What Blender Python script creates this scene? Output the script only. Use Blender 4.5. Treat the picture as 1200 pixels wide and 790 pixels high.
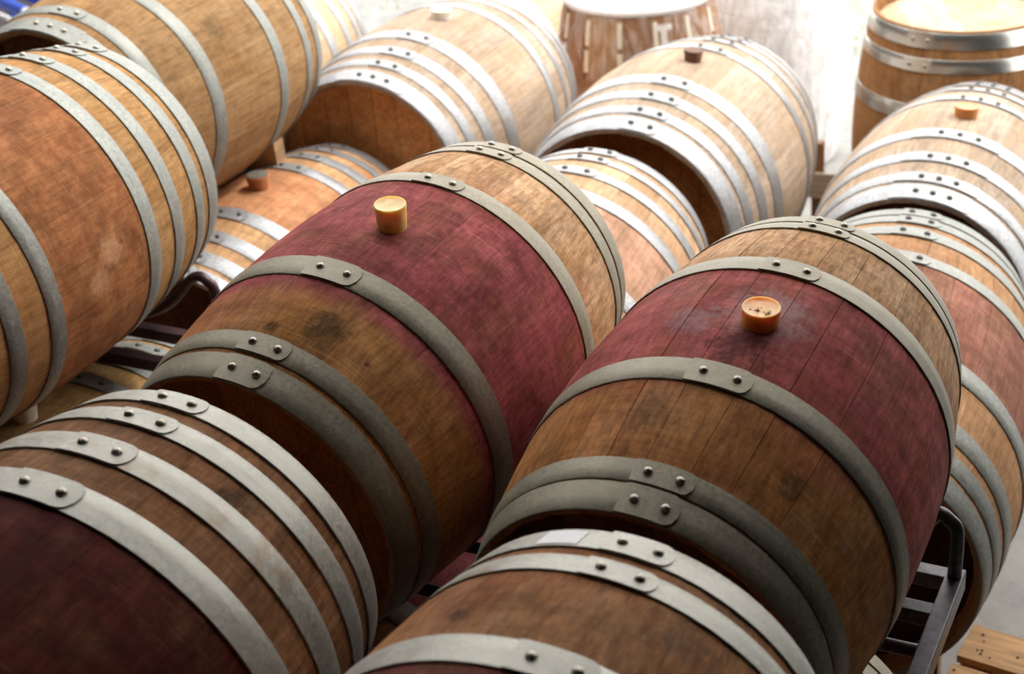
import bpy, math, random
from mathutils import Matrix, Vector

for o in list(bpy.data.objects):
    bpy.data.objects.remove(o)
scn = bpy.context.scene
col = scn.collection
random.seed(7)
R_ = math.radians
FLOOR = 2.62                      # camera height above the floor (floor is z = 0)

# ------------------------------------------------------------------ camera
cam_d = bpy.data.cameras.new('camera'); cam = bpy.data.objects.new('camera', cam_d); col.objects.link(cam)
F_PX, PITCH, ROLL, CX, CY = 1729.53, 0.512706, -0.066717, 123.41, 12.14
c_, s_ = math.cos(PITCH), math.sin(PITCH); cr, sr = math.cos(ROLL), math.sin(ROLL)
right = Vector((1, 0, 0)); upv = Vector((0, s_, c_)); fwd = Vector((0, c_, -s_))
cx_ = cr*right + sr*upv; cy_ = -sr*right + cr*upv
cam.matrix_world = Matrix(((cx_.x, cy_.x, -fwd.x, 0), (cx_.y, cy_.y, -fwd.y, 0), (cx_.z, cy_.z, -fwd.z, FLOOR), (0, 0, 0, 1)))
cam_d.sensor_width = 36; cam_d.lens = F_PX/1200*36
cam_d.shift_x = -CX/1200; cam_d.shift_y = CY/1200
cam_d.clip_start = .05; cam_d.clip_end = 200
cam_d.dof.use_dof = True; cam_d.dof.focus_distance = 2.42; cam_d.dof.aperture_fstop = 4.5
scn.camera = cam

# ------------------------------------------------------------------ sky and exposure
w = bpy.data.worlds.new('overcast_sky'); scn.world = w; w.use_nodes = True
bg = w.node_tree.nodes['Background']; bg.inputs[0].default_value = (1, .985, .96, 1); bg.inputs[1].default_value = 3.0
scn.view_settings.view_transform = 'Standard'; scn.view_settings.look = 'None'
scn.view_settings.exposure = 0.30; scn.view_settings.gamma = 1.0; scn.view_settings.use_curve_mapping = False
sun_d = bpy.data.lights.new('hazy_sun', 'SUN'); sun_d.energy = 1.6; sun_d.angle = R_(9); sun_d.color = (1, .95, .87)
sun = bpy.data.objects.new('hazy_sun', sun_d); col.objects.link(sun)
sun.rotation_euler = Vector((-.60, -.28, -.85)).to_track_quat('-Z', 'Y').to_euler()

# ------------------------------------------------------------------ helpers
def mesh(name, verts, faces, smooth=None, sharp=None):
    me = bpy.data.meshes.new(name); me.from_pydata(verts, [], faces); me.update()
    if smooth is not None:
        me.polygons.foreach_set('use_smooth', [smooth]*len(me.polygons))
        if sharp: me.set_sharp_from_angle(angle=R_(sharp))
    return me
def obj(name, me, mat=None, parent=None):
    if mat is not None and (len(me.materials) == 0): me.materials.append(mat)
    o = bpy.data.objects.new(name, me); col.objects.link(o)
    if parent: o.parent = parent
    if mat is not None and me.materials[0] is not mat:
        o.material_slots[0].link = 'OBJECT'; o.material_slots[0].material = mat
    return o
def tag(o, label, cat, group=None):
    o['label'] = label; o['category'] = cat
    if group: o['group'] = group
    return o
def struct(o): o['kind'] = 'structure'; return o
def empty(name, M):
    o = bpy.data.objects.new(name, None); col.objects.link(o); o.empty_display_size = .1; o.matrix_world = M; return o
def box_data(x0, x1, y0, y1, z0, z1, b=0.0):
    # a box with chamfered edges when b > 0
    if b <= 0:
        v = [(x, y, z) for z in (z0, z1) for y in (y0, y1) for x in (x0, x1)]
        return v, [(0, 2, 3, 1), (4, 5, 7, 6), (0, 1, 5, 4), (2, 6, 7, 3), (0, 4, 6, 2), (1, 3, 7, 5)]
    import bmesh
    bm = bmesh.new(); v, f = box_data(x0, x1, y0, y1, z0, z1)
    vs = [bm.verts.new(p) for p in v]
    for q in f: bm.faces.new([vs[i] for i in q])
    bmesh.ops.bevel(bm, geom=bm.edges[:], offset=b, segments=2, affect='EDGES', profile=.5)
    bm.verts.index_update()
    r = [tuple(p.co) for p in bm.verts], [tuple(q.index for q in p.verts) for p in bm.faces]
    bm.free(); return r
def box(name, x0, x1, y0, y1, z0, z1, mat, parent=None, b=0.0):
    return obj(name, mesh(name, *box_data(x0, x1, y0, y1, z0, z1, b)), mat, parent)
def pipe_data(pts, r, n=12):
    pts = [Vector(p) for p in pts]
    # Catmull-Rom resample
    P = [pts[0]*2-pts[1]]+pts+[pts[-1]*2-pts[-2]]; S = []
    for i in range(1, len(P)-2):
        for k in range(6):
            t = k/6; a, b, c, d = P[i-1], P[i], P[i+1], P[i+2]
            S.append(.5*((2*b)+(c-a)*t+(2*a-5*b+4*c-d)*t*t+(3*b-a-3*c+d)*t**3))
    S.append(pts[-1]); V = []; F = []; up = Vector((0, 1, 0.01))
    for i, p in enumerate(S):
        tn = (S[min(i+1, len(S)-1)]-S[max(i-1, 0)]).normalized()
        e1 = (up-tn*up.dot(tn)).normalized(); e2 = tn.cross(e1)
        for k in range(n):
            a = 2*math.pi*k/n; V.append(tuple(p+r*(math.cos(a)*e1+math.sin(a)*e2)))
    for i in range(len(S)-1):
        for k in range(n): F.append((i*n+k, i*n+(k+1) % n, (i+1)*n+(k+1) % n, (i+1)*n+k))
    F.append(tuple(range(n))[::-1]); F.append(tuple((len(S)-1)*n+k for k in range(n)))
    return V, F
def lathe_data(prof, n=32, cap0=True, cap1=True):
    V = []; F = []
    for r, z in prof:
        for k in range(n):
            a = 2*math.pi*k/n; V.append((r*math.cos(a), r*math.sin(a), z))
    for i in range(len(prof)-1):
        for k in range(n): F.append((i*n+k, i*n+(k+1) % n, (i+1)*n+(k+1) % n, (i+1)*n+k))
    if cap0: F.append(tuple(range(n))[::-1])
    if cap1: F.append(tuple((len(prof)-1)*n+k for k in range(n)))
    return V, F

# ------------------------------------------------------------------ materials
class NT:
    def __init__(s, name):
        s.m = bpy.data.materials.new(name); s.m.use_nodes = True; s.t = s.m.node_tree; s.b = s.t.nodes['Principled BSDF']
        s.co = s.t.nodes.new('ShaderNodeTexCoord')
    def link(s, a, b): s.t.links.new(a, b)
    def vec(s, scale, off=(0, 0, 0), src=None):
        n = s.t.nodes.new('ShaderNodeMapping'); n.inputs['Scale'].default_value = scale; n.inputs['Location'].default_value = off
        s.link(src or s.co.outputs['Object'], n.inputs['Vector']); return n.outputs[0]
    def noise(s, scale=(1, 1, 1), detail=4, rough=.55, off=(0, 0, 0), src=None, w=None, dist=0):
        n = s.t.nodes.new('ShaderNodeTexNoise'); n.inputs['Scale'].default_value = 1; n.inputs['Detail'].default_value = detail
        n.inputs['Roughness'].default_value = rough; n.inputs['Distortion'].default_value = dist
        s.link(s.vec(scale, off, src), n.inputs['Vector'])
        if w is not None:
            n.noise_dimensions = '4D'; s.link(w, n.inputs['W'])
        return n.outputs['Fac']
    def ramp(s, x, a, b, ya=0., yb=1.):
        n = s.t.nodes.new('ShaderNodeMapRange'); n.interpolation_type = 'SMOOTHSTEP'
        s.link(x, n.inputs[0]); n.inputs[1].default_value = a; n.inputs[2].default_value = b
        n.inputs[3].default_value = ya; n.inputs[4].default_value = yb; return n.outputs[0]
    def math(s, op, a, b=None, c=None):
        n = s.t.nodes.new('ShaderNodeMath'); n.operation = op
        for i, v in enumerate((a, b, c)):
            if v is None: continue
            if isinstance(v, (int, float)): n.inputs[i].default_value = v
            else: s.link(v, n.inputs[i])
        return n.outputs[0]
    def mix(s, fac, a, b, mode='MIX'):
        n = s.t.nodes.new('ShaderNodeMix'); n.data_type = 'RGBA'; n.blend_type = mode
        for i, v in ((0, fac), (6, a), (7, b)):
            if isinstance(v, (int, float)): n.inputs[i].default_value = v
            elif isinstance(v, tuple): n.inputs[i].default_value = (*v[:3], 1)
            else: s.link(v, n.inputs[i])
        return n.outputs[2]
    def bump(s, h, strength=.3, dist=.002):
        n = s.t.nodes.new('ShaderNodeBump'); n.inputs['Strength'].default_value = strength; n.inputs['Distance'].default_value = dist
        s.link(h, n.inputs['Height']); s.link(n.outputs[0], s.b.inputs['Normal'])
    def set(s, **k):
        for a, v in k.items():
            a = a.replace('_', ' ')
            if isinstance(v, (int, float)): s.b.inputs[a].default_value = v
            elif isinstance(v, tuple): s.b.inputs[a].default_value = (*v[:3], 1) if len(v) == 3 and s.b.inputs[a].type == 'RGBA' else v
            else: s.link(v, s.b.inputs[a])
        return s.m

def Rad_(s): return .350-.0592*(s/.4723)**2
def wood_mat(name, base, warm=None, red=None, redcol=(.215, .040, .052), redamt=.9, dirt=.35, seed=0., smear=0.0, rough=.55, spots=(), pale_end=None, olive=0., tex=.85):
    """oak staves: coordinates are the barrel's own (y along the axis)"""
    n = NT(name); oi = n.t.nodes.new('ShaderNodeObjectInfo'); rnd = oi.outputs['Random']
    warm = warm or (base[0]*.8, base[1]*.62, base[2]*.48)
    off = (seed*3.1, seed*1.7, seed*2.3)
    w4 = n.math('MULTIPLY', rnd, 9.0)
    blotch = n.noise((5, 3.2, 5), 4, .6, off, w=w4)
    grain = n.noise((95, 5, 95), 5, .6, off, w=w4)
    fine = n.noise((420, 14, 420), 2, .5, off)
    ring = n.noise((9, 330, 9), 3, .65, off)
    patch = n.ramp(n.noise((4.5, 5, 4.5), 3, .5, (off[2], off[0], off[1])), .42, .62)
    c = n.mix(n.ramp(blotch, .32, .68), base, warm)
    sep = n.t.nodes.new('ShaderNodeSeparateXYZ'); n.link(n.co.outputs['Object'], sep.inputs[0])
    if olive:
        ol = n.ramp(n.noise((4.5, 7, 4.5), 5, .65, (off[2]+2, off[1], off[0])), .48, .68)
        c = n.mix(n.math('MULTIPLY', ol, olive), c, (.088, .046, .016))
    if pale_end:   # stave colour set paler towards one end
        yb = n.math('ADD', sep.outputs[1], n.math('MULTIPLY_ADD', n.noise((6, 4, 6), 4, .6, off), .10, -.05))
        c = n.mix(n.ramp(yb, .14, .30), c, n.mix(n.ramp(blotch, .3, .7), pale_end, tuple(a*b for a, b in zip(pale_end, (.80, .70, .60)))))
    c = n.mix(n.math('MULTIPLY', n.ramp(grain, .42, .70), .55), c, tuple(v*.50 for v in warm))
    # darker or paler stave
    v = n.t.nodes.new('ShaderNodeHueSaturation'); n.link(c, v.inputs['Color'])
    n.link(n.ramp(rnd, 0, 1, 0.87, 1.10), v.inputs['Value']); c = v.outputs[0]
    if red:
        jit = n.math('MULTIPLY_ADD', n.noise((7, 5, 7), 5, .65, off, w=w4), .085, -.042)
        y = n.math('ADD', sep.outputs[1], jit)
        m = n.math('MULTIPLY', n.ramp(y, red[0]-.022, red[0]+.022), n.ramp(y, red[1]-.022, red[1]+.022, 1., 0.))
        m = n.math('MULTIPLY', m, n.ramp(n.noise((11, 9, 11), 5, .7, (off[1], off[2], off[0])), .25, .6, redamt*.72, redamt))
        rc = n.mix(n.ramp(n.noise((13, 20, 13), 5, .7, off), .35, .72), redcol, tuple(a*b for a, b in zip(redcol, (2.2, 2.6, 2.6))))
        rc = n.mix(n.math('MULTIPLY', n.ramp(grain, .45, .75), .35), rc, tuple(a*.45 for a in redcol))
        hv = n.t.nodes.new('ShaderNodeHueSaturation'); n.link(rc, hv.inputs['Color']); n.link(n.ramp(rnd, 0, 1, .86, 1.12), hv.inputs['Value'])
        c = n.mix(m, c, hv.outputs[0])
        # faint wash of wine over the rest
        c = n.mix(n.math('MULTIPLY', n.ramp(n.noise((3, 3, 3), 3, .5, off), .5, .7), .22*redamt), c, tuple(a*2.0 for a in redcol))
    # fine rings left by the turning tool and scuffs around the barrel
    c = n.mix(n.math('MULTIPLY', n.math('MULTIPLY', n.ramp(ring, .56, .70), patch), .24), c, tuple(min(1, v*1.7+.02) for v in base))
    c = n.mix(n.math('MULTIPLY', n.ramp(ring, .52, .34), .28), c, tuple(v*.42 for v in warm))
    # black mould and handling stains
    st = n.ramp(n.noise((6, 8, 6), 6, .7, (off[1]+4, off[2], off[0])), .60, .78)
    c = n.mix(n.math('MULTIPLY', st, dirt), c, (.018, .013, .010))
    fib = n.noise((150, 26, 150), 4, .7, off); blot2 = n.noise((22, 30, 22), 5, .7, off)
    hv2 = n.t.nodes.new('ShaderNodeHueSaturation'); n.link(c, hv2.inputs['Color'])
    n.link(n.math('MULTIPLY', n.ramp(fib, .3, .7, 1-.26*tex, 1+.24*tex), n.ramp(blot2, .3, .7, 1-.18*tex, 1+.16*tex)), hv2.inputs['Value']); c = hv2.outputs[0]
    for (ss, aa, rr, am, cc) in spots:
        pt = ((Rad_(ss))*math.sin(R_(aa)), ss, Rad_(ss)*math.cos(R_(aa)))
        vm = n.t.nodes.new('ShaderNodeVectorMath'); vm.operation = 'DISTANCE'; n.link(n.co.outputs['Object'], vm.inputs[0]); vm.inputs[1].default_value = pt
        dd = n.math('ADD', vm.outputs['Value'], n.math('MULTIPLY_ADD', n.noise((40, 40, 40), 6, .75, (aa, ss, 1)), rr*2.4, -rr*1.2))
        msk = n.math('MULTIPLY', n.ramp(dd, rr*.25, rr, 1., 0.), n.ramp(n.noise((90, 60, 90), 4, .7, (ss, aa, 2)), .3, .6, am*.45, am))
        c = n.mix(msk, c, cc)
    if smear: # pale dried wine runs
        sm = n.ramp(n.noise((24, 10, 24), 6, .75, (off[0], off[2]+3, off[1]), dist=1.2), .60, .74)
        c = n.mix(n.math('MULTIPLY', n.math('MULTIPLY', sm, patch), smear), c, (.42, .34, .33))
    h = n.math('ADD', n.math('MULTIPLY', fine, .4), n.math('ADD', grain, n.math('MULTIPLY', ring, .7)))
    n.bump(h, .28, .0012)
    return n.set(Base_Color=c, Roughness=n.ramp(blotch, .3, .7, rough-.02, rough+.16), Specular_IOR_Level=.03)

def steel_mat(name, base=(.46, .46, .43), rust=.15, rough=.42, seed=0., metal=.75):
    n = NT(name); off = (seed, seed*2, seed*3)
    a = n.noise((120, 120, 120), 5, .75, off); b = n.noise((9, 9, 9), 5, .7, off); s2 = n.noise((26, 160, 26), 3, .6, off)
    c = n.mix(n.ramp(a, .32, .70), tuple(v*.66 for v in base), tuple(min(1, v*1.25) for v in base))
    c = n.mix(n.math('MULTIPLY', n.ramp(n.noise((20, 20, 20), 4, .6, off), .35, .65), .4), c, tuple(v*.7 for v in base))
    c = n.mix(n.math('MULTIPLY', n.ramp(s2, .55, .75), .5), c, tuple(v*.45 for v in base))
    c = n.mix(n.math('MULTIPLY', n.ramp(b, .55, .75), rust), c, (.22, .115, .05))
    n.bump(n.math('ADD', a, s2), .14, .001)
    return n.set(Base_Color=c, Metallic=metal, Roughness=n.ramp(a, .3, .7, rough-.08, rough+.14))

def plain_mat(name, colr, rough=.5, metal=0., var=.25, scale=30, spec=.5):
    n = NT(name); a = n.noise((scale,)*3, 5, .65)
    c = n.mix(n.ramp(a, .3, .7), tuple(v*(1-var) for v in colr), tuple(min(1, v*(1+var)) for v in colr))
    n.bump(a, .15, .002)
    return n.set(Base_Color=c, Roughness=rough, Metallic=metal, Specular_IOR_Level=spec)

def plank_mat(name, base, seed=0., axis=0):
    n = NT(name); sc = [60, 60, 60]; sc[axis] = 4; off = (seed, seed*2, seed)
    g = n.noise(tuple(sc), 5, .65, off, dist=.6); b = n.noise((7, 7, 7), 4, .6, off)
    c = n.mix(n.ramp(g, .35, .7), tuple(v*.55 for v in base), base)
    c = n.mix(n.math('MULTIPLY', n.ramp(b, .5, .75), .5), c, tuple(v*.5 for v in base))
    n.bump(g, .3, .002)
    return n.set(Base_Color=c, Roughness=.7)

def concrete_mat(name, base, s=1.0):
    n = NT(name); a = n.noise((2.2*s,)*3, 8, .7); b = n.noise((30*s,)*3, 5, .7); d = n.noise((9*s,)*3, 6, .75, (3, 1, 0))
    c = n.mix(n.ramp(a, .3, .7), tuple(v*.72 for v in base), tuple(min(1, v*1.15) for v in base))
    c = n.mix(n.math('MULTIPLY', n.ramp(d, .52, .7), .35), c, tuple(v*.5 for v in base))
    c = n.mix(n.math('MULTIPLY', n.ramp(b, .5, .7), .3), c, tuple(min(1, v*1.3) for v in base))
    n.bump(b, .3, .004)
    return n.set(Base_Color=c, Roughness=.8)

def bung_mat(name, colr, sss=.6, rough=.35, trans=0.):
    n = NT(name); a = n.noise((60, 60, 60), 4, .6)
    c = n.mix(n.ramp(a, .3, .7), colr, tuple(v*.75 for v in colr))
    n.set(Base_Color=c, Roughness=rough, Subsurface_Weight=sss, Subsurface_Scale=.02)
    n.b.inputs['Subsurface Radius'].default_value = (1., .55, .2)
    n.b.inputs['Transmission Weight'].default_value = trans
    return n.m

STEEL = {'bright': steel_mat('galvanised_bright', (.38, .385, .395), .04, 0.42, 1.0, .55),
         'grey': steel_mat('galvanised_grey', (.30, .31, .285), .12, 0.51, 2.0, .55),
         'dull': steel_mat('galvanised_dull', (.295, .265, .20), .25, 0.54, 3.0, .55),
         'worn': steel_mat('galvanised_worn', (.38, .365, .32), .60, 0.50, 4.0, .55),
         'green': steel_mat('galvanised_greenish', (.28, .285, .26), .06, 0.52, 5.0, .55)}
RIVET = steel_mat('rivet_steel', (.42, .38, .32), .35, .38, 6.0, .8)
RIVET_DARK = steel_mat('rivet_dark', (.13, .12, .11), .3, .5, 7.0, .6)
M_RACK = plain_mat('rack_paint_wine', (.065, .032, .038), .38, .25, .35, 60)
M_RACK2 = plain_mat('rack_paint_dark', (.070, .062, .070), .36, .35, .35, 60)
M_TIMBER = plank_mat('rough_timber', (.42, .25, .12), 1.)
M_PALLET = plank_mat('pallet_pine', (.52, .29, .12), 2.)
M_PAPER = plain_mat('paper_label', (.74, .73, .76), .6, 0, .06, 40)

# ------------------------------------------------------------------ the setting
def plane(name, verts, mat): return struct(obj(name, mesh(name, verts, [(0, 1, 2, 3)]), mat))
M_CONC = concrete_mat('concrete_floor', (.27, .26, .25))
M_PAVE = concrete_mat('pale_gravel_paving', (.30, .295, .28), 2.2)
box('floor', -3.2, 4.4, -4.2, 5.4, -.2, 0, M_CONC)['kind'] = 'structure'
box('pavement', -14, 16, 5.4, 30, -.2, -.004, M_PAVE)['kind'] = 'structure'
M_WALL = plain_mat('dark_plaster', (.028, .022, .023), .8, 0, .15, 6)
M_BLOCKER = plain_mat('dark_roof_blocker', (.05, .042, .036), .8, 0, .15, 4)
box('wall_left', -3.4, -3.2, -4.2, 12, 0, 3.7, M_WALL)['kind'] = 'structure'
box('wall_behind_blocker', -3.2, 2.6, -4.4, -4.2, 0, 3.7, M_WALL)['kind'] = 'structure'  # added out of view, kept dark to hold down fill from behind
box('wall_right_blocker', 2.6, 2.8, -4.4, 3.3, 0, 3.7, M_WALL)['kind'] = 'structure'  # out-of-view wall, its end set to dim light from the right
box('ceiling_blocker', -3.4, 2.8, -4.4, 3.1, 3.7, 3.9, M_BLOCKER)['kind'] = 'structure'  # unseen slab added to cut sky light over the front barrels

# ------------------------------------------------------------------ barrel kit (unit barrel, y along the axis)
HL, RB, RH = .4723, .350, .2908
def Rad(s): return RB-(RB-RH)*(s/HL)**2
NST = 26
wd = [random.uniform(.75, 1.3) for _ in range(NST)]; tot = sum(wd); ANG = [0.]
for q in wd: ANG.append(ANG[-1]+q/tot*2*math.pi)
NS = 22; TH = .027
def end_th(s):
    t = min(1., (HL-abs(s))/.036); return .009+(TH-.009)*t
def stave_mesh(i, g, dch):
    a0, a1 = ANG[i], ANG[i+1]; ch = .0045; dr = random.uniform(-.0003, .0003)
    cross = [(a0+g, -dch), (a0+ch, 0), (.5*(a0+a1), 0), (a1-ch, 0), (a1-g, -dch)]
    V = []; F = []; nc = len(cross)+2
    SS = [-HL, -HL+.036]+[-HL+.036+(2*HL-.072)*k/(NS-2) for k in range(1, NS-2)]+[HL-.036, HL]
    for s in SS:
        r = Rad(s)+dr
        for a, d in cross: V.append(((r+d)*math.sin(a), s, (r+d)*math.cos(a)))
        for a in (a1-g, a0+g): V.append(((r-end_th(s))*math.sin(a), s, (r-end_th(s))*math.cos(a)))
    for k in range(NS):
        for j in range(nc):
            j2 = (j+1) % nc
            F.append((k*nc+j, (k+1)*nc+j, (k+1)*nc+j2, k*nc+j2))
    F.append(tuple(range(nc))); F.append(tuple(NS*nc+j for j in range(nc))[::-1])
    return mesh('stave', V, F, True, 30)
STAVES = {'open': [stave_mesh(i, .0009, .0008) for i in range(NST)], 'tight': [stave_mesh(i, .0003, .0002) for i in range(NST)]}
def head_boards(sgn):
    out = []; s0 = HL-.038; r = Rad(s0)-TH+.004; ws = [random.uniform(.8, 1.2) for _ in range(7)]; t = sum(ws); x = -r
    for wq in ws:
        x2 = x+wq/t*2*r; xa, xb = x+.0008, x2-.0008; n = 8; top = []; bot = []
        for k in range(n+1):
            xx = max(-r+1e-4, min(r-1e-4, xa+(xb-xa)*k/n)); h = math.sqrt(max(r*r-xx*xx, 0)); top.append((xx, h)); bot.append((xx, -h))
        ring = bot+top[::-1]
        V = [(p[0], sgn*s0, p[1]) for p in ring]+[(p[0], sgn*(s0-.018), p[1]) for p in ring]; m = len(ring)
        F = [tuple(range(m)) if sgn < 0 else tuple(range(m))[::-1], tuple(range(m, 2*m))[::-1] if sgn < 0 else tuple(range(m, 2*m))]
        for k in range(m): F.append((k, k+m, (k+1) % m+m, (k+1) % m))
        me = mesh('head_board', V, F); out.append(me); x = x2
    return out
HEADS = {-1: head_boards(-1), 1: head_boards(1)}
RIV = mesh('rivet', *lathe_data([(.0076, -.001), (.0076, .0012), (.0063, .0040), (.0036, .0058), (.0012, .0064)], 12, False, True), True)
HCACHE = {}
HT = .0030
def hoop_mesh(s0, s1):
    k = (round(s0, 4), round(s1, 4))
    if k in HCACHE: return HCACHE[k]
    n = 96; V = []; F = []; b = .0012
    prof = [(s0+.0002, Rad(s0)-.0015), (s0, Rad(s0)+HT-b), (s0+b, Rad(s0)+HT), ((s0+s1)/2, Rad((s0+s1)/2)+HT+.0004), (s1-b, Rad(s1)+HT), (s1, Rad(s1)+HT-b), (s1-.0002, Rad(s1)-.0015)]
    m = len(prof)
    for i in range(n):
        a = 2*math.pi*i/n
        for s, r in prof: V.append((r*math.sin(a), s, r*math.cos(a)))
    for i in range(n):
        for j in range(m-1): F.append((i*m+j, i*m+j+1, ((i+1) % n)*m+j+1, ((i+1) % n)*m+j))
    HCACHE[k] = mesh('hoop', V, F, True, 40); return HCACHE[k]
def lap_mesh(s0, s1, half, flip=False):
    """the doubled end of the strip: a curved plate with rounded corners at its free end"""
    V = []; F = []; na = 22; t = .0024; e = .0006; sm = .5*(s0+s1); hw = .5*(s1-s0)-e; rr = hw*.75; rm = Rad(sm)
    cols = []
    for i in range(na+1):
        u = i/na; a = -half+2*half*u; d = (half-a)*rm      # arc distance to the free end
        f = hw if d > rr else hw-rr+math.sqrt(max(rr*rr-(rr-d)**2, 0))
        cols.append((a, max(f, .002)))
    for a, f in cols:
        for s in (sm-f, sm, sm+f):
            for dz in (HT-.0003, HT+t):
                r = Rad(s)+dz; V.append((r*math.sin(a), s, r*math.cos(a)))
    m = 6
    for i in range(na):
        p, q = i*m, (i+1)*m
        F += [(p+1, q+1, q+3, p+3)[::-1], (p+3, q+3, q+5, p+5)[::-1], (p, q, q+1, p+1)[::-1], (p+4, p+5, q+5, q+4)[::-1]]
    F += [(0, 1, 3, 5, 4, 2), tuple(na*m+k for k in (0, 2, 4, 5, 3, 1))]
    return mesh('lap_joint', V, F, True, 40)

def frame(p, extra_roll=0.):
    x, y, z, a, t, sc = p
    ax = Vector((math.sin(a)*math.cos(t), math.cos(a)*math.cos(t), math.sin(t))); lat = Vector((math.cos(a), -math.sin(a), 0)); up = lat.cross(ax)
    return Matrix(((lat.x*sc, ax.x*sc, up.x*sc, x), (lat.y*sc, ax.y*sc, up.y*sc, y), (lat.z*sc, ax.z*sc, up.z*sc, z+FLOOR), (0, 0, 0, 1)))

def barrel(label, p, hoops, mat, headmat, steel='grey', rivets=None, rivmat=RIVET, lap=7.4, group=None, M=None, head_roll=0., joints='tight'):
    root = empty('wine_barrel', M or frame(p)); tag(root, label, 'barrel', group)
    for i in range(NST):
        o = obj('stave', STAVES[joints][i], mat, root)
    for sg in (-1, 1):
        for me in HEADS[sg]:
            o = obj('head_board', me, headmat, root); o.rotation_euler = (0, R_(head_roll), 0)
    hs = []
    for k, h in enumerate(hoops):
        s0, s1 = h[0], h[1]; nr = h[2] if len(h) > 2 else 2; la = h[3] if len(h) > 3 else lap
        st = STEEL[h[4]] if len(h) > 4 else STEEL[steel]
        ho = obj('hoop', hoop_mesh(s0, s1), st, root); hs.append(ho)
        if not nr: continue
        stp = 4.7 if nr == 2 else 8.0
        half = R_(stp*(nr-1)+4.2)
        lo = obj('lap_joint', lap_mesh(s0, s1, half), st, ho); lo.rotation_euler = (0, R_(la), 0)
        sm = .5*(s0+s1)
        for q in range(nr):
            a = R_(la+(q-(nr-1)/2)*2*stp) if nr == 2 else R_(la+(q-(nr-1)/2)*stp)
            r = Rad(sm)+HT+.0022
            ro = obj('rivet', RIV, rivmat, ho)
            sl = -2*(RB-RH)*sm/HL**2; nrm = Vector((math.sin(a), -sl, math.cos(a))).normalized()
            ro.location = (r*math.sin(a), sm, r*math.cos(a)); ro.rotation_euler = nrm.to_track_quat('Z', 'Y').to_euler()
    return root, hs

def H6(n1=(-.475, -.418), n2=(-.407, -.363), n3=(-.203, -.145), f3=(.177, .224), f2=(.383, .424), f1=(.431, .4745)): return [n1, n2, n3, f3, f2, f1]
W_HEAD = wood_mat('oak_heads', (.80, .38, .15), (.68, .29, .10), dirt=.12, seed=9)
W_HEAD_MID = wood_mat('oak_heads_brown', (.36, .145, .045), (.28, .105, .03), dirt=.15, seed=5)
W_HEAD_DK = wood_mat('oak_heads_aged', (.17, .075, .035), (.11, .045, .02), dirt=.2, seed=8)
W_HEAD_SHADE = wood_mat('oak_heads_shaded', (.05, .025, .014), (.035, .016, .008), dirt=.3, seed=6)  # shade on this head is put into its colour
W_HEAD_PALE = wood_mat('oak_heads_new', (.72, .54, .36), (.62, .43, .27), dirt=.04, seed=7)

P = {"M1": [-0.4026, 2.3222, -1.3276, 0.4777, 0.0657, 0.8935], "M2": [0.1776, 1.9389, -1.3503, 0.4532, 0.0573, 0.8855],
     "F2": [-0.1839, 1.0416, -1.3344, 0.4085, 0.0053, 0.9118], "F1": [-0.8026, 1.3655, -1.316, 0.4126, 0.0373, 0.9551],
     "L1": [-1.3659, 2.8972, -1.2814, 0.4393, 0.016, 0.9945], "T": [-1.2795, 4.1175, -1.3483, 0.376, -0.035, 0.9708],
     "B1": [-0.589, 4.9497, -1.8478, 0.3602, -0.0438, 1.1327], "B2": [0.2328, 4.5367, -1.9344, 0.3721, -0.0699, 1.1901],
     "B3": [1.0222, 4.0513, -1.9652, 0.4218, -0.0319, 1.0874], "P1": [-1.0217, 3.9931, -1.977, 0.352, -0.0007, 0.9896],
     "Q": [-0.2056, 3.3973, -1.8915, 0.3379, 0.0315, 1.1248], "M3": [0.6123, 3.0472, -1.9851, 0.3558, 0.0564, 1.1164],
     "U": [-1.3624, 2.886, -2.054, 0.3491, -0.03, 1.04],
     "R1": [-.525, 2.405, -2.06, .40, 0, .98], "V": [.075, 1.72, -2.06, .40, 0, .98],
     "G1": [-.97, 1.36, -2.06, .40, 0, .98], "G2": [-.31, .82, -2.06, .40, 0, .98],
     "B0": [-1.4412, 5.6345, -1.85, .395, 0, 1.1], "BX": [-.42, 7.1, -2.26, .42, 0, 1.0]}

TAN = (.37, .215, .105); PALE = (.47, .37, .29); BROWN = (.26, .125, .052)
DK = (.014, .011, .006)
m = wood_mat('oak_m1', (.52, .26, .105), (.39, .165, .048), red=(-.235, .195), dirt=.45, seed=1.3, pale_end=(.66, .43, .26), olive=.45,
    spots=[(-.335, 4.1, .022, .9, DK), (-.30, 19, .055, .75, (.03, .026, .012)), (-.316, 37, .010, .8, (.12, .02, .03))])
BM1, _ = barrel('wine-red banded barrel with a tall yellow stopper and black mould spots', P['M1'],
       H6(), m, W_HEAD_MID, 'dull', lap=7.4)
m = wood_mat('oak_m2', (.47, .225, .09), (.35, .14, .042), red=(-.19, .19), redcol=(.21, .038, .044), dirt=.4, seed=2.1, smear=.55, pale_end=(.66, .42, .245), olive=.5,
    spots=[(.03, 9, .10, .55, (.34, .27, .29)), (-.02, -10, .06, .4, (.36, .27, .30)), (-.085, 8, .075, .75, (.035, .008, .011)), (-.291, 38.5, .04, .7, (.03, .026, .012)), (-.27, -6, .06, .5, (.05, .04, .018))])
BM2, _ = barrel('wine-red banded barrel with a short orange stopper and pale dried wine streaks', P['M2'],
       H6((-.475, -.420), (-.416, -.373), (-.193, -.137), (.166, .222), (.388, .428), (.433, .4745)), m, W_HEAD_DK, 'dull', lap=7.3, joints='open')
m = wood_mat('oak_f2', (.40, .205, .10), (.30, .125, .045), red=(-.18, .15), redcol=(.085, .012, .017), dirt=.4, seed=3.7, olive=.4, spots=[(.238, -20, .022, .8, (.03, .02, .02)), (.30, 28, .05, .5, (.07, .05, .035))])
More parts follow.
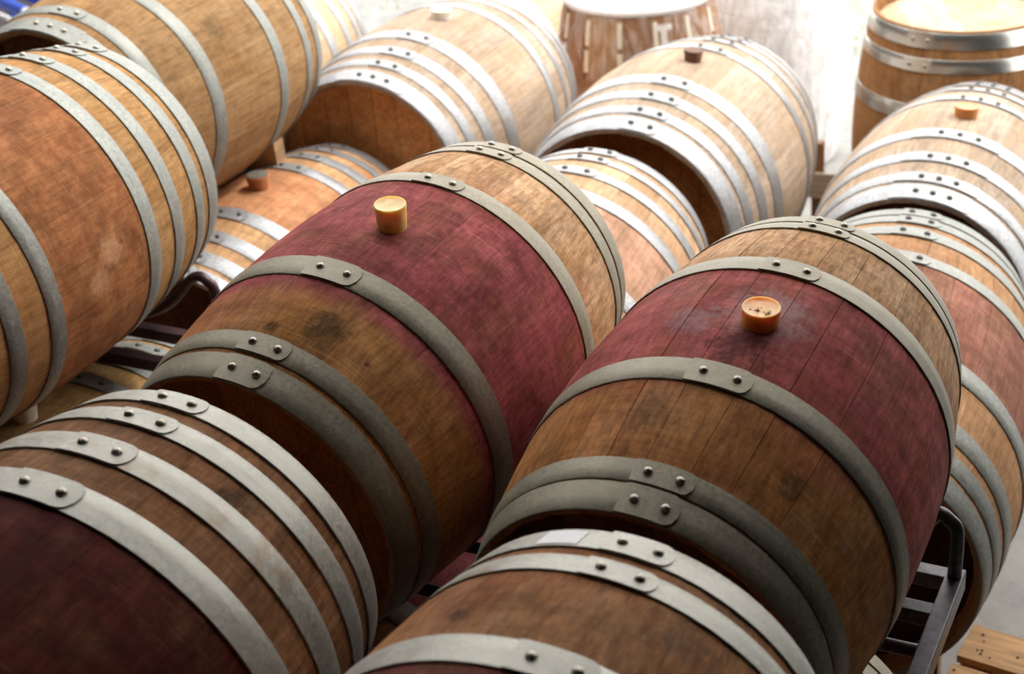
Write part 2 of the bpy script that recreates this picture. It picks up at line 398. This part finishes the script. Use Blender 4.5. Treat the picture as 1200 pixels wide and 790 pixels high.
BF2, hs = barrel('barrel with a white paper label stuck on its end hoop', P['F2'],
       H6((-.4745, -.42), (-.40, -.35), (-.19, -.136), (.136, .192), (.349, .395), (.418, .4745)), m, W_HEAD_DK, 'worn', lap=7.8)
m = wood_mat('oak_f1', (.30, .155, .08), (.23, .095, .04), red=(-.25, .165), redcol=(.042, .0042, .0045), redamt=.95, dirt=.5, seed=4.2, olive=.5, spots=[(.33, 40, .05, .7, (.03, .024, .014))])
barrel('dark red barrel with four mottled pale hoops at its end, beside the labelled barrel', P['F1'],
       [(-.4745, -.43), (-.403, -.359), (-.314, -.262), (-.207, -.151), (.151, .207), (.262, .314), (.359, .403), (.430, .4745)], m, W_HEAD_DK, 'worn', lap=6.6)
m = wood_mat('oak_l1', (.46, .27, .12), (.36, .185, .07), red=(-.13, .17), redcol=(.19, .062, .027), redamt=.85, dirt=.35, tex=0.65, seed=5.5, smear=.25, spots=[(.052, 87, .045, .5, (.62, .38, .22)), (.0, 95, .04, .45, (.60, .36, .2))])
barrel('russet oak barrel with eight grey hoops and whitish scuffs on the wine-coloured rack', P['L1'],
       [(-.4745, -.43), (-.413, -.373), (-.256, -.216), (-.152, -.112), (.160, .203), (.261, .302), (.362, .402), (.425, .4745)], m, W_HEAD_DK, 'grey', lap=5.5)
m = wood_mat('oak_t', (.37, .225, .11), (.29, .155, .065), dirt=.4, tex=0.6, seed=6.1, spots=[(-.06, 55, .05, .5, (.06, .045, .03))])
barrel('golden oak barrel with six hoops propped on a small wooden block', P['T'],
       [(-.472, -.410, 3, 10.8), (-.38, -.336), (-.199, -.150, 0), (.137, .187, 0), (.331, .375, 0), (.425, .472, 0)], m, W_HEAD_DK, 'green', lap=9.9)
HB = [(-.472, -.418), (-.388, -.352), (-.314, -.268), (-.206, -.146), (.142, .19), (.278, .318), (.373, .41), (.428, .4745)]
m = wood_mat('oak_b1', PALE, (.42, .295, .195), dirt=.12, tex=0.4, seed=7.3)
barrel('pale new oak barrel with a white stopper and bright hoops', P['B1'], [(-.472, -.416, 3, 9.5)]+HB[1:4]+[h+(0,) for h in HB[4:]], m, W_HEAD, 'bright', rivmat=RIVET_DARK, lap=10.2)
m = wood_mat('oak_b2', PALE, (.42, .30, .20), dirt=.14, tex=0.4, seed=8.8)
barrel('pale new oak barrel with a small dark brown stopper', P['B2'],
       [(-.4715, -.412), (-.395, -.357), (-.315, -.271), (-.221, -.160), (.111, .16), (.245, .285), (.345, .385), (.425, .4745)], m, W_HEAD_MID, 'bright', rivmat=RIVET_DARK, lap=10.2)
m = wood_mat('oak_b3', PALE, (.42, .30, .20), dirt=.12, tex=0.4, seed=9.4)
barrel('pale new oak barrel with an amber stopper, three rivets on each hoop', P['B3'],
       [(-.472, -.412, 3), (-.398, -.358, 3), (-.300, -.256, 3), (-.168, -.112, 3), (.14, .18, 3), (.27, .31, 3), (.37, .41, 3), (.428, .4745, 3)], m, W_HEAD_DK, 'bright', rivmat=RIVET_DARK, lap=7.2)
m = wood_mat('oak_p1', (.55, .34, .18), (.44, .235, .11), red=(-.20, .14), redcol=(.34, .115, .055), redamt=.6, dirt=.15, tex=0.5, seed=10.2, smear=.3)
barrel('orange-stained oak barrel with a grey-topped wooden stopper, below the wooden block', P['P1'],
       [(-.4735, -.426), (-.411, -.360), (-.319, -.270), (-.205, -.150), (.137, .19), (.257, .31), (.357, .40), (.428, .4745)], m, W_HEAD_DK, 'bright', rivmat=RIVET_DARK, lap=5.0)
m = wood_mat('oak_q', (.58, .39, .24), (.48, .29, .165), red=(-.16, .17), redcol=(.36, .16, .13), redamt=.42, dirt=.1, tex=0.45, seed=11.6, smear=.4)
barrel('pinkish oak barrel wedged low between the two wine-red banded barrels', P['Q'],
       [(-.4745, -.43), (-.393, -.348), (-.287, -.237), (-.157, -.107), (.107, .157), (.237, .285), (.348, .389), (.420, .4745)], m, W_HEAD_DK, 'bright', rivmat=RIVET_DARK, lap=5.5)
m = wood_mat('oak_m3', (.46, .27, .145), (.35, .18, .085), red=(-.17, .15), redcol=(.135, .042, .040), redamt=.72, dirt=.35, tex=0.6, seed=12.4, smear=.45)
barrel('reddish barrel lying low beside bare concrete, shade-darkened head facing the steel rack', P['M3'],
       [(-.4745, -.425), (-.415, -.372), (-.350, -.302), (-.197, -.145), (.139, .185), (.277, .330), (.362, .412), (.420, .4745)], m, W_HEAD_SHADE, 'green', rivmat=RIVET_DARK, lap=6.5, joints='open')
m = wood_mat('oak_u', (.44, .27, .12), (.32, .175, .065), dirt=.45, seed=13.3)
barrel('yellow-brown oak barrel with a white stopper lying below the wine-coloured rack bars', P['U'],
       [(-.4745, -.43), (-.408, -.362), (-.308, -.26), (-.19, -.14), (.14, .19), (.258, .308), (.362, .408), (.43, .4745)], m, W_HEAD_DK, 'grey', rivmat=RIVET_DARK, lap=9.5)
m = wood_mat('oak_low', (.36, .21, .105), (.26, .13, .055), red=(-.19, .19), redcol=(.22, .045, .05), redamt=.95, dirt=.3, seed=14.9)
LOW = {'R1': 'pinkish-red lower barrel glimpsed in the dark gap between the two wine-red banded barrels', 'V': 'red-stained lower barrel under the steel rack, near the pallet',
       'G1': 'lower barrel beneath the dark red barrel with mottled pale hoops', 'G2': 'lower barrel beneath the barrel with the white paper label'}
for k in LOW:
    barrel(LOW[k], P[k], H6(), m, W_HEAD_DK, 'dull', group='lower tier barrels', lap=7)
m = wood_mat('oak_back', (.66, .50, .33), (.58, .42, .26), dirt=.05, tex=0.4, seed=15.7)
barrel('pale oak barrel lying behind the golden oak barrel', P['B0'], HB, m, W_HEAD_PALE, 'bright', rivmat=RIVET_DARK)
barrel('pale oak barrel lying behind the one with the white stopper', P['BX'], HB, m, W_HEAD_PALE, 'bright', rivmat=RIVET_DARK)
# upright barrel on the paving
m = wood_mat('oak_upright', (.36, .19, .085), (.30, .14, .055), dirt=.04, tex=0.5, seed=16.6, rough=.4)
sc = 1.1; zc = HL*sc
STEEL['polished'] = NT('galvanised_polished').set(Base_Color=(.52, .51, .47), Metallic=.92, Roughness=.26)
MU = Matrix.Translation((1.309, 5.118, zc)) @ Matrix(((-1, 0, 0, 0), (0, 0, 1, 0), (0, 1, 0, 0), (0, 0, 0, 1))) @ Matrix.Scale(sc, 4)
barrel('orange-brown upright barrel standing on its end with pale round head', None,
       [(-.472, -.42), (-.387, -.345), (-.24, -.19), (.19, .24, 2, 137), (.345, .387, 2, 141), (.418, .466, 2, 141)], m, W_HEAD_PALE, 'polished', M=MU, lap=141)

# paper label on the end hoop of the labelled barrel
lb = mesh('paper_label', *(lambda: ([((Rad(s)+HT+.0012)*math.sin(R_(a)), s, (Rad(s)+HT+.0012)*math.cos(R_(a))) for s in (.424, .466) for a in (-19, -16, -13, -10, -7.4)],
       [(i, i+1, i+6, i+5) for i in range(4)]))(), True)
obj('paper_label', lb, M_PAPER, hs[-1])['label'] = 'white paper label'

# ------------------------------------------------------------------ bungs
def bung(key, s, ang, rad, h, mat, label, prof='soft', taper=.86):
    p = P[key]; M = frame(p); sc = p[5]; a = R_(ang); r = Rad(s)
    pos = M @ Vector((r*math.sin(a), s, r*math.cos(a)))
    nz = (M.to_3x3() @ Vector((math.sin(a)*.55, 0, math.cos(a)))).normalized()
    if prof == 'soft':
        pr = [(rad*taper, -.006), (rad*taper*1.01, 0), (rad*.985, h*.80), (rad, h*.93), (rad*.985, h*.985), (rad*.95, h), (rad*.90, h-.0004), (rad*.84, h-.0014), (rad*.4, h-.0018), (.001, h-.0018)]
    else:
        pr = [(rad*taper, -.006), (rad*taper, 0), (rad, h*.95), (rad*.96, h), (rad*.5, h+.0005), (.001, h+.0005)]
    o = obj('barrel_stopper', mesh('barrel_stopper', *lathe_data(pr, 36, True, False), True, 50), mat)
    o.matrix_world = Matrix.Translation(pos) @ nz.to_track_quat('Z', 'Y').to_matrix().to_4x4()
    return tag(o, label, 'stopper')
b1 = bung('M1', 0, 9.7, .0275, .043, bung_mat('silicone_yellow', (.95, .66, .25), .9), 'tall translucent yellow silicone stopper in a wine-red banded barrel', taper=.90)
b2 = bung('M2', 0, 8.8, .0290, .027, bung_mat('silicone_orange', (.95, .46, .09), .85, .25), 'short orange silicone stopper with wine drops on its top', taper=.97)
bung('B1', .011, 8.4, .036, .03, bung_mat('silicone_white', (.82, .78, .70), .4), 'white stopper in a pale new oak barrel', taper=.9)
bung('B2', -.008, 9, .031, .034, plain_mat('stopper_brown', (.12, .045, .016), .6), 'small dark brown wooden stopper in a pale oak barrel', 'flat', .85)
bung('B3', .008, 5.1, .036, .032, bung_mat('silicone_amber', (.62, .27, .07), .5), 'amber stopper in the barrel with three rivets per hoop', taper=.9)
t = bung('P1', -.006, 3.8, .0345, .040, plain_mat('stopper_terracotta', (.42, .16, .06), .6), 'grey-topped terracotta wooden stopper in the orange-stained barrel', 'flat', .80)
cap = obj('stopper_top', mesh('stopper_top', *lathe_data([(.031, .0), (.031, .0015), (.028, .002), (.001, .002)], 28, True, False), True), plain_mat('stopper_grey', (.12, .10, .085), .8), t); cap.location = (0, 0, .0402)
bung('U', -.025, 4.7, .031, .045, bung_mat('silicone_ivory', (.78, .70, .60), .4), 'white stopper in the yellow-brown barrel below the rack', taper=.82)
wet = NT('spilt_wine_drop').set(Base_Color=(.85, .62, .35), Roughness=.04, Transmission_Weight=.3)
for i in range(9):
    rr, aa = random.uniform(.003, .018), random.uniform(2.4, 5.4)
    rd = random.uniform(.0014, .0032)
    d = obj('wine_drop', mesh('wine_drop', *lathe_data([(rd, 0), (rd*.9, rd*.4), (rd*.5, rd*.75), (.0003, rd*.85)], 10, True, False), True), wet, b2)
    d.location = (rr*math.cos(aa), rr*math.sin(aa), .0254)

# ------------------------------------------------------------------ steel racks
def rack(label, key, bars, zbar, lat0, lat1, ends, pipes, mat):
    p = list(P[key]); M = frame([p[0], p[1], 0, p[3], 0, 1.]); root = empty('barrel_rack', M @ Matrix.Translation((0, 0, zbar-.03)))
    tag(root, label, 'rack', None)
    dz = -(zbar-.03)-0.0
    def loc(o): o.location = (0, 0, dz-FLOOR+FLOOR); return o
    for a in bars: loc(box('cross_bar', lat0, lat1, a-.016, a+.016, zbar-.03, zbar, mat, root, .003))
    for l, a0, a1 in ends: loc(box('end_bar', l-.016, l+.016, a0, a1, zbar-.028, zbar+.016, mat, root, .003))
    for pts in pipes: loc(obj('cradle_pipe', mesh('cradle_pipe', *pipe_data(pts, .0125), True, 50), mat, root))
    return root
def cradle(ax, centres, rad, z0, lat_end, crest, zb, left=True):
    """pipe that dips under each barrel and humps up between and at the ends; lat of barrel centres ascending"""
    pts = []
    L = [lat_end[0]]
    def dip(cx, first, last):
        out = []
        for a in (-52, -35, -18, 0, 18, 35, 52):
            out.append((cx+rad*math.sin(R_(a)), ax, z0-rad*math.cos(R_(a))))
        return out
    pts = [(lat_end[0], ax, zb), (lat_end[0], ax, crest-.035), (lat_end[0]+.015, ax, crest-.01), (lat_end[0]+.035, ax, crest)]
    for c in centres: pts += dip(c, 0, 0)
    pts += [(lat_end[1]-.035, ax, crest), (lat_end[1]-.015, ax, crest-.01), (lat_end[1], ax, crest-.035), (lat_end[1], ax, zb)]
    return pts
def low_pipe(ax, a, b, z): return [(a, ax+.05, z), (a+.01, ax+.015, z), (a+.05, ax, z), ((a+b)/2, ax, z), (b-.05, ax, z), (b-.01, ax+.015, z), (b, ax+.05, z)]
rack('dark steel rack carrying the two wine-red banded barrels', 'M2', (.27, .165), -1.657, -1.0, .30, ((.305, -.30, .27), (-1.0, -.30, .27)),
     [cradle(.245, (-.69, 0), .319, -1.345, (-1.0, .305), -1.515, -1.65), low_pipe(.07, -1.0, .30, -1.675), low_pipe(-.07, -1.0, .30, -1.675), low_pipe(-.25, -1.0, .30, -1.682)], M_RACK2)
rack('wine-coloured steel rack under the russet barrel with scuffs', 'L1', (.375, .25), -1.657, -.95, .33, ((.33, -.30, .36), (-.95, -.30, .36)),
     [cradle(.345, (-.6, 0), .335, -1.283, (-.95, .33), -1.475, -1.65), low_pipe(-.25, -.95, .33, -1.68)], M_RACK)
rack('dark steel rack under the labelled barrel and its dark red neighbour', 'F2', (.2, .1), -1.672, -1.05, .33, ((.33, -.30, .27), (-1.05, -.30, .27)),
     [cradle(.27, (-.7, 0), .33, -1.335, (-1.05, .33), -1.53, -1.66), low_pipe(-.25, -1.05, .33, -1.69)], M_RACK2)

# timber bearers under the lower tier
BN = dict(P1='orange-stained barrel', Q='pinkish oak barrel', M3='reddish barrel with dark recessed head', B1='pale barrel with white stopper', B2='pale barrel with brown stopper',
          B3='pale barrel with amber stopper', U='yellow-brown barrel', R1='pinkish-red lower barrel', V='lower barrel near the pallet', G1='lower barrel beneath the dark red one',
          G2='lower barrel beneath the labelled one', B0='pale barrel behind the golden one', BX='pale barrel behind the white-stoppered one')
for k in ('P1', 'Q', 'M3', 'B1', 'B2', 'B3', 'U', 'R1', 'V', 'G1', 'G2', 'B0', 'BX'):
    p = P[k]
    for sg in (-1, 1):
        s = .2*sg*p[5]; M = frame([p[0], p[1], 0, p[3], 0, 1]); zb = p[2]+FLOOR+math.sin(p[4])*s-(Rad(.2)+.003)*p[5]*math.cos(p[4])-.014
        zb -= abs(math.tan(p[4]))*.05
        o = box('timber_bearer', -.22, .22, -.04, .04, 0, zb, M_TIMBER, None, .004)
        o.matrix_world = Matrix.Translation((p[0]+s*math.sin(p[3]), p[1]+s*math.cos(p[3]), 0)) @ Matrix.Rotation(-p[3], 4, 'Z')
        tag(o, 'rough timber bearer on the floor under the '+BN[k], 'timber', 'bearers under the '+BN[k])

# wedge under the golden barrel
p = P['T']; M = frame([p[0], p[1], 0, p[3], 0, 1.])
poly = [(.125, -1.664), (.20, -1.645), (.272, -1.630), (.272, -1.561), (.255, -1.573), (.22, -1.610), (.17, -1.647)]
V = [(x, y, z) for y in (.135, .185) for x, z in poly]; n = len(poly)
F = [tuple(range(n)), tuple(range(n, 2*n))[::-1]]+[(k, k+n, (k+1) % n+n, (k+1) % n) for k in range(n)]
o = obj('wooden_block', mesh('wooden_block', V, F), plank_mat('block_wood', (.50, .30, .15), 4., 1)); o.matrix_world = M
tag(o, 'small wooden block wedged under the golden oak barrel', 'block')

# pallet by the concrete
pr = empty('wooden_pallet', Matrix.Translation((.777, 2.746, 0)) @ Matrix.Rotation(math.atan2(2.65-2.746, .915-.777)+.05, 4, 'Z'))
tag(pr, 'pine pallet with nail holes lying on the concrete floor', 'pallet')
ux = 1.0
for k in range(5):
    y0 = -.30+k*.0-.0
for k, y0 in enumerate((0., -.16, -.32, -.48)):
    box('top_board', 0, 1.0, y0, y0+.13, .128, .15, M_PALLET, pr, .002)
for x0 in (0.01, .46, .91):
    box('stringer', x0, x0+.08, -.48, .13, .022, .1279, M_PALLET, pr, .002)
for y0 in (.02, -.2, -.46): box('bottom_board', 0, 1.0, y0, y0+.1, .0005, .0219, M_PALLET, pr, .002)
M_NAIL = plain_mat('nail_hole', (.02, .014, .01), .8)
for i in range(12):
    x, y = random.uniform(.03, .16), random.uniform(.02, .11)
    if i > 6: x, y = random.uniform(.0, .5), random.uniform(-.14, -.05)
    e = random.uniform(.003, .006)
    d = obj('nail', mesh('nail', *lathe_data([(e, 0), (e, .0007), (.0005, .0009)], 8, True, False)), M_NAIL, pr); d.location = (x, y, .1501)

# wooden posts behind the pale barrels
pp = empty('wooden_crate', Matrix.Translation((.81, 5.22, 0)) @ Matrix.Rotation(-.35, 4, 'Z')); tag(pp, 'wooden crate posts standing between the pale new oak barrels', 'crate')
M_CRATE = plank_mat('crate_wood', (.36, .19, .085), 5., 2)
box('post', -.022, .022, -.02, .02, 0, .515, M_CRATE, pp, .003)
box('slat', -.08, .07, -.042, -.0205, .30, .40, plank_mat('crate_slat', (.6, .48, .35), 6.5, 0), pp, .003)

# blue and white steel trestle by the left wall
M_BLUE = plain_mat('blue_paint', (.05, .11, .55), .3, .1, .15, 12); M_WHITE = plain_mat('white_paint', (.75, .75, .72), .4, 0, .08, 20)
tr = empty('pipe_trestle', Matrix.Translation((-2.70, 7.0, 0)) @ Matrix.Rotation(-.85, 4, 'Z')); tag(tr, 'blue and white steel pipe trestle beside the dark wall', 'trestle')
def hpipe(name, x0, x1, y, z, r, mat):
    o = obj(name, mesh(name, *pipe_data([(x0, y, z), ((x0+x1)/2, y, z), (x1, y, z)], r, 18), True, 50), mat, tr); return o
hpipe('blue_pipe', -.62, -.012, .0, .72, .030, M_BLUE); hpipe('pipe_end', -.0115, .004, .0, .72, .026, M_WHITE)
hpipe('blue_pipe', -.62, -.11, .14, .72, .030, M_BLUE); hpipe('white_rail', -.62, -.05, -.065, .692, .014, M_WHITE)
for y in (-.08, .15): box('leg', -.60, -.56, y-.02, y+.02, 0, .65, M_BLUE, tr)
box('cross_beam', -.60, -.56, -.10, .17, .6501, .677, M_BLUE, tr)

# ------------------------------------------------------------------ upright barrels wrapped in film
def film(name, tint, opac):
    n = NT(name); t = n.t; out = [q for q in t.nodes if q.type == 'OUTPUT_MATERIAL'][0]
    wv = n.noise((5, 5, 26), 5, .7, dist=1.5); wr = n.noise((14, 14, 5), 4, .6, (2, 3, 1), dist=2.)
    n.bump(n.math('ADD', wv, wr), .6, .012)
    n.set(Base_Color=tint, Roughness=.16, Specular_IOR_Level=.6)
    tp = t.nodes.new('ShaderNodeBsdfTransparent'); mx = t.nodes.new('ShaderNodeMixShader')
    n.link(n.ramp(wr, .35, .65, opac-.16, min(1, opac+.2)), mx.inputs[0]); n.link(tp.outputs[0], mx.inputs[1]); n.link(n.b.outputs[0], mx.inputs[2])
    n.link(mx.outputs[0], out.inputs[0]); return n.m
M_CARD = plank_mat('cardboard_brown', (.36, .17, .075), 7., 2); M_CARD2 = plank_mat('cardboard_tan', (.50, .30, .15), 8., 2)
M_TAPE = plain_mat('pale_tape', (.75, .68, .52), .5, 0, .1, 30); M_COVER = plain_mat('white_cover', (.82, .81, .80), .45, 0, .05, 8)
M_MARK = plain_mat('pale_print', (.72, .66, .60), .6, 0, .05, 30)
def curved_panel(a0, a1, z0, z1, off, th, sc, n=6, m=5):
    V = []; F = []
    for i in range(n+1):
        a = R_(a0+(a1-a0)*i/n)
        for j in range(m+1):
            z = z0+(z1-z0)*j/m
            for d in (off, off+th):
                r = (Rad(z)+d)*sc; V.append((r*math.sin(a), -r*math.cos(a), z*sc))
    q = 2*(m+1)
    for i in range(n):
        for j in range(m):
            A, B = i*q+2*j, (i+1)*q+2*j
            F += [(A+1, B+1, B+3, A+3), (A, A+2, B+2, B)]
        A, B = i*q, (i+1)*q; F += [(A, B, B+1, A+1)]; A += 2*m; B += 2*m; F += [(A, A+1, B+1, B)]
    for j in range(m):
        A = 2*j; F += [(A, A+1, A+3, A+2)]; A += n*q; F += [(A, A+2, A+3, A+1)]
    return mesh('panel', V, F, True, 40)
def wrapped(label, x, y, sc, opac, tint, full):
    r = empty('wrapped_barrel', Matrix.Translation((x, y, HL*sc))); tag(r, label, 'barrel')
    prof = [((Rad(-HL+2*HL*k/16))*sc, (-HL+2*HL*k/16)*sc) for k in range(17)]
    obj('body', mesh('body', *lathe_data(prof, 48), True, 50), M_CARD2, r)
    rows = [(.20, .445), (-.02, .195), (-.26, -.025)]
    for ri, (z0, z1) in enumerate(rows):
        for k in range(14):
            a0 = k*360/14-170+(8 if ri == 1 else 0)
            if not full and not (-40 < a0 < 30): continue
            obj('panel', curved_panel(a0+1.2, a0+360/14-2.6, z0, z1, .002, .004, sc), (M_CARD if (k*7+ri*3) % 5 else M_CARD2), r)
            if ri == 0 and full:
                for zz in ((.23, .315), (.335, .43)):
                    obj('tape_strip', curved_panel(a0-2.4, a0+1.0, zz[0], zz[1], .006, .002, sc, 2, 3), M_TAPE, r)
    tp = [(RH*sc*1.035, .40*sc), (RH*sc*1.05, HL*sc*.97), (RH*sc*1.03, HL*sc+.006), (RH*sc*.9, HL*sc+.012), (RH*sc*.4, HL*sc+.016), (.001, HL*sc+.017)]
    tp = [(RH*sc*1.035, HL*sc*.955)]+tp[1:]
    obj('top_cover', mesh('top_cover', *lathe_data(tp, 48, False, False), True), M_COVER, r)
    fp = [((Rad(-HL+2*HL*k/16)+.014)*sc, (-HL+2*HL*k/16)*sc) for k in range(17)]
    fp[0] = (fp[0][0], fp[0][1]+.004)
    obj('clear_film', mesh('clear_film', *lathe_data(fp, 64, False, False), True), film('film_'+str(int(opac*100)), tint, opac), r)
    return r
S2 = wrapped('brown panelled upright barrel with white cover under clear film', .179, 5.90, 1.0, .06, (.85, .83, .82), True)
S3 = wrapped('upright barrel swathed in whitish plastic film', .79, 6.42, .95, .86, (.86, .85, .85), False)
# pale T mark printed on one panel
def mark(a0, a1, z0, z1):
    me = curved_panel(a0, a1, z0, z1, .0075, .0008, 1.0, 4, 3); return obj('letter_stroke', me, M_MARK, S2)
mark(8, 22, .395, .417); mark(12.6, 17.4, .335, .3945)

# weeds in the paving (stuff)
V = []; F = []
for cxw, cyw in ((1.30, 8.2), (1.5, 8.7), (1.38, 7.7), (1.62, 7.9), (1.18, 7.4), (2.1, 8.3), (-1.3, 9.4)):
    for i in range(40):
        x = cxw+random.gauss(0, .07); y = cyw+random.gauss(0, .16); a = random.uniform(0, 6.28); h = random.uniform(.02, .06); ww = .004
        k = len(V); V += [(x-ww*math.cos(a), y-ww*math.sin(a), -.003), (x+ww*math.cos(a), y+ww*math.sin(a), -.003), (x+h*.5*math.sin(a), y-h*.5*math.cos(a), h)]; F.append((k, k+1, k+2))
o = obj('weeds', mesh('weeds', V, F), plain_mat('weed_green', (.30, .38, .13), .7)); tag(o, 'thin green weeds sprouting from the pale paving', 'weeds'); o['kind'] = 'stuff'
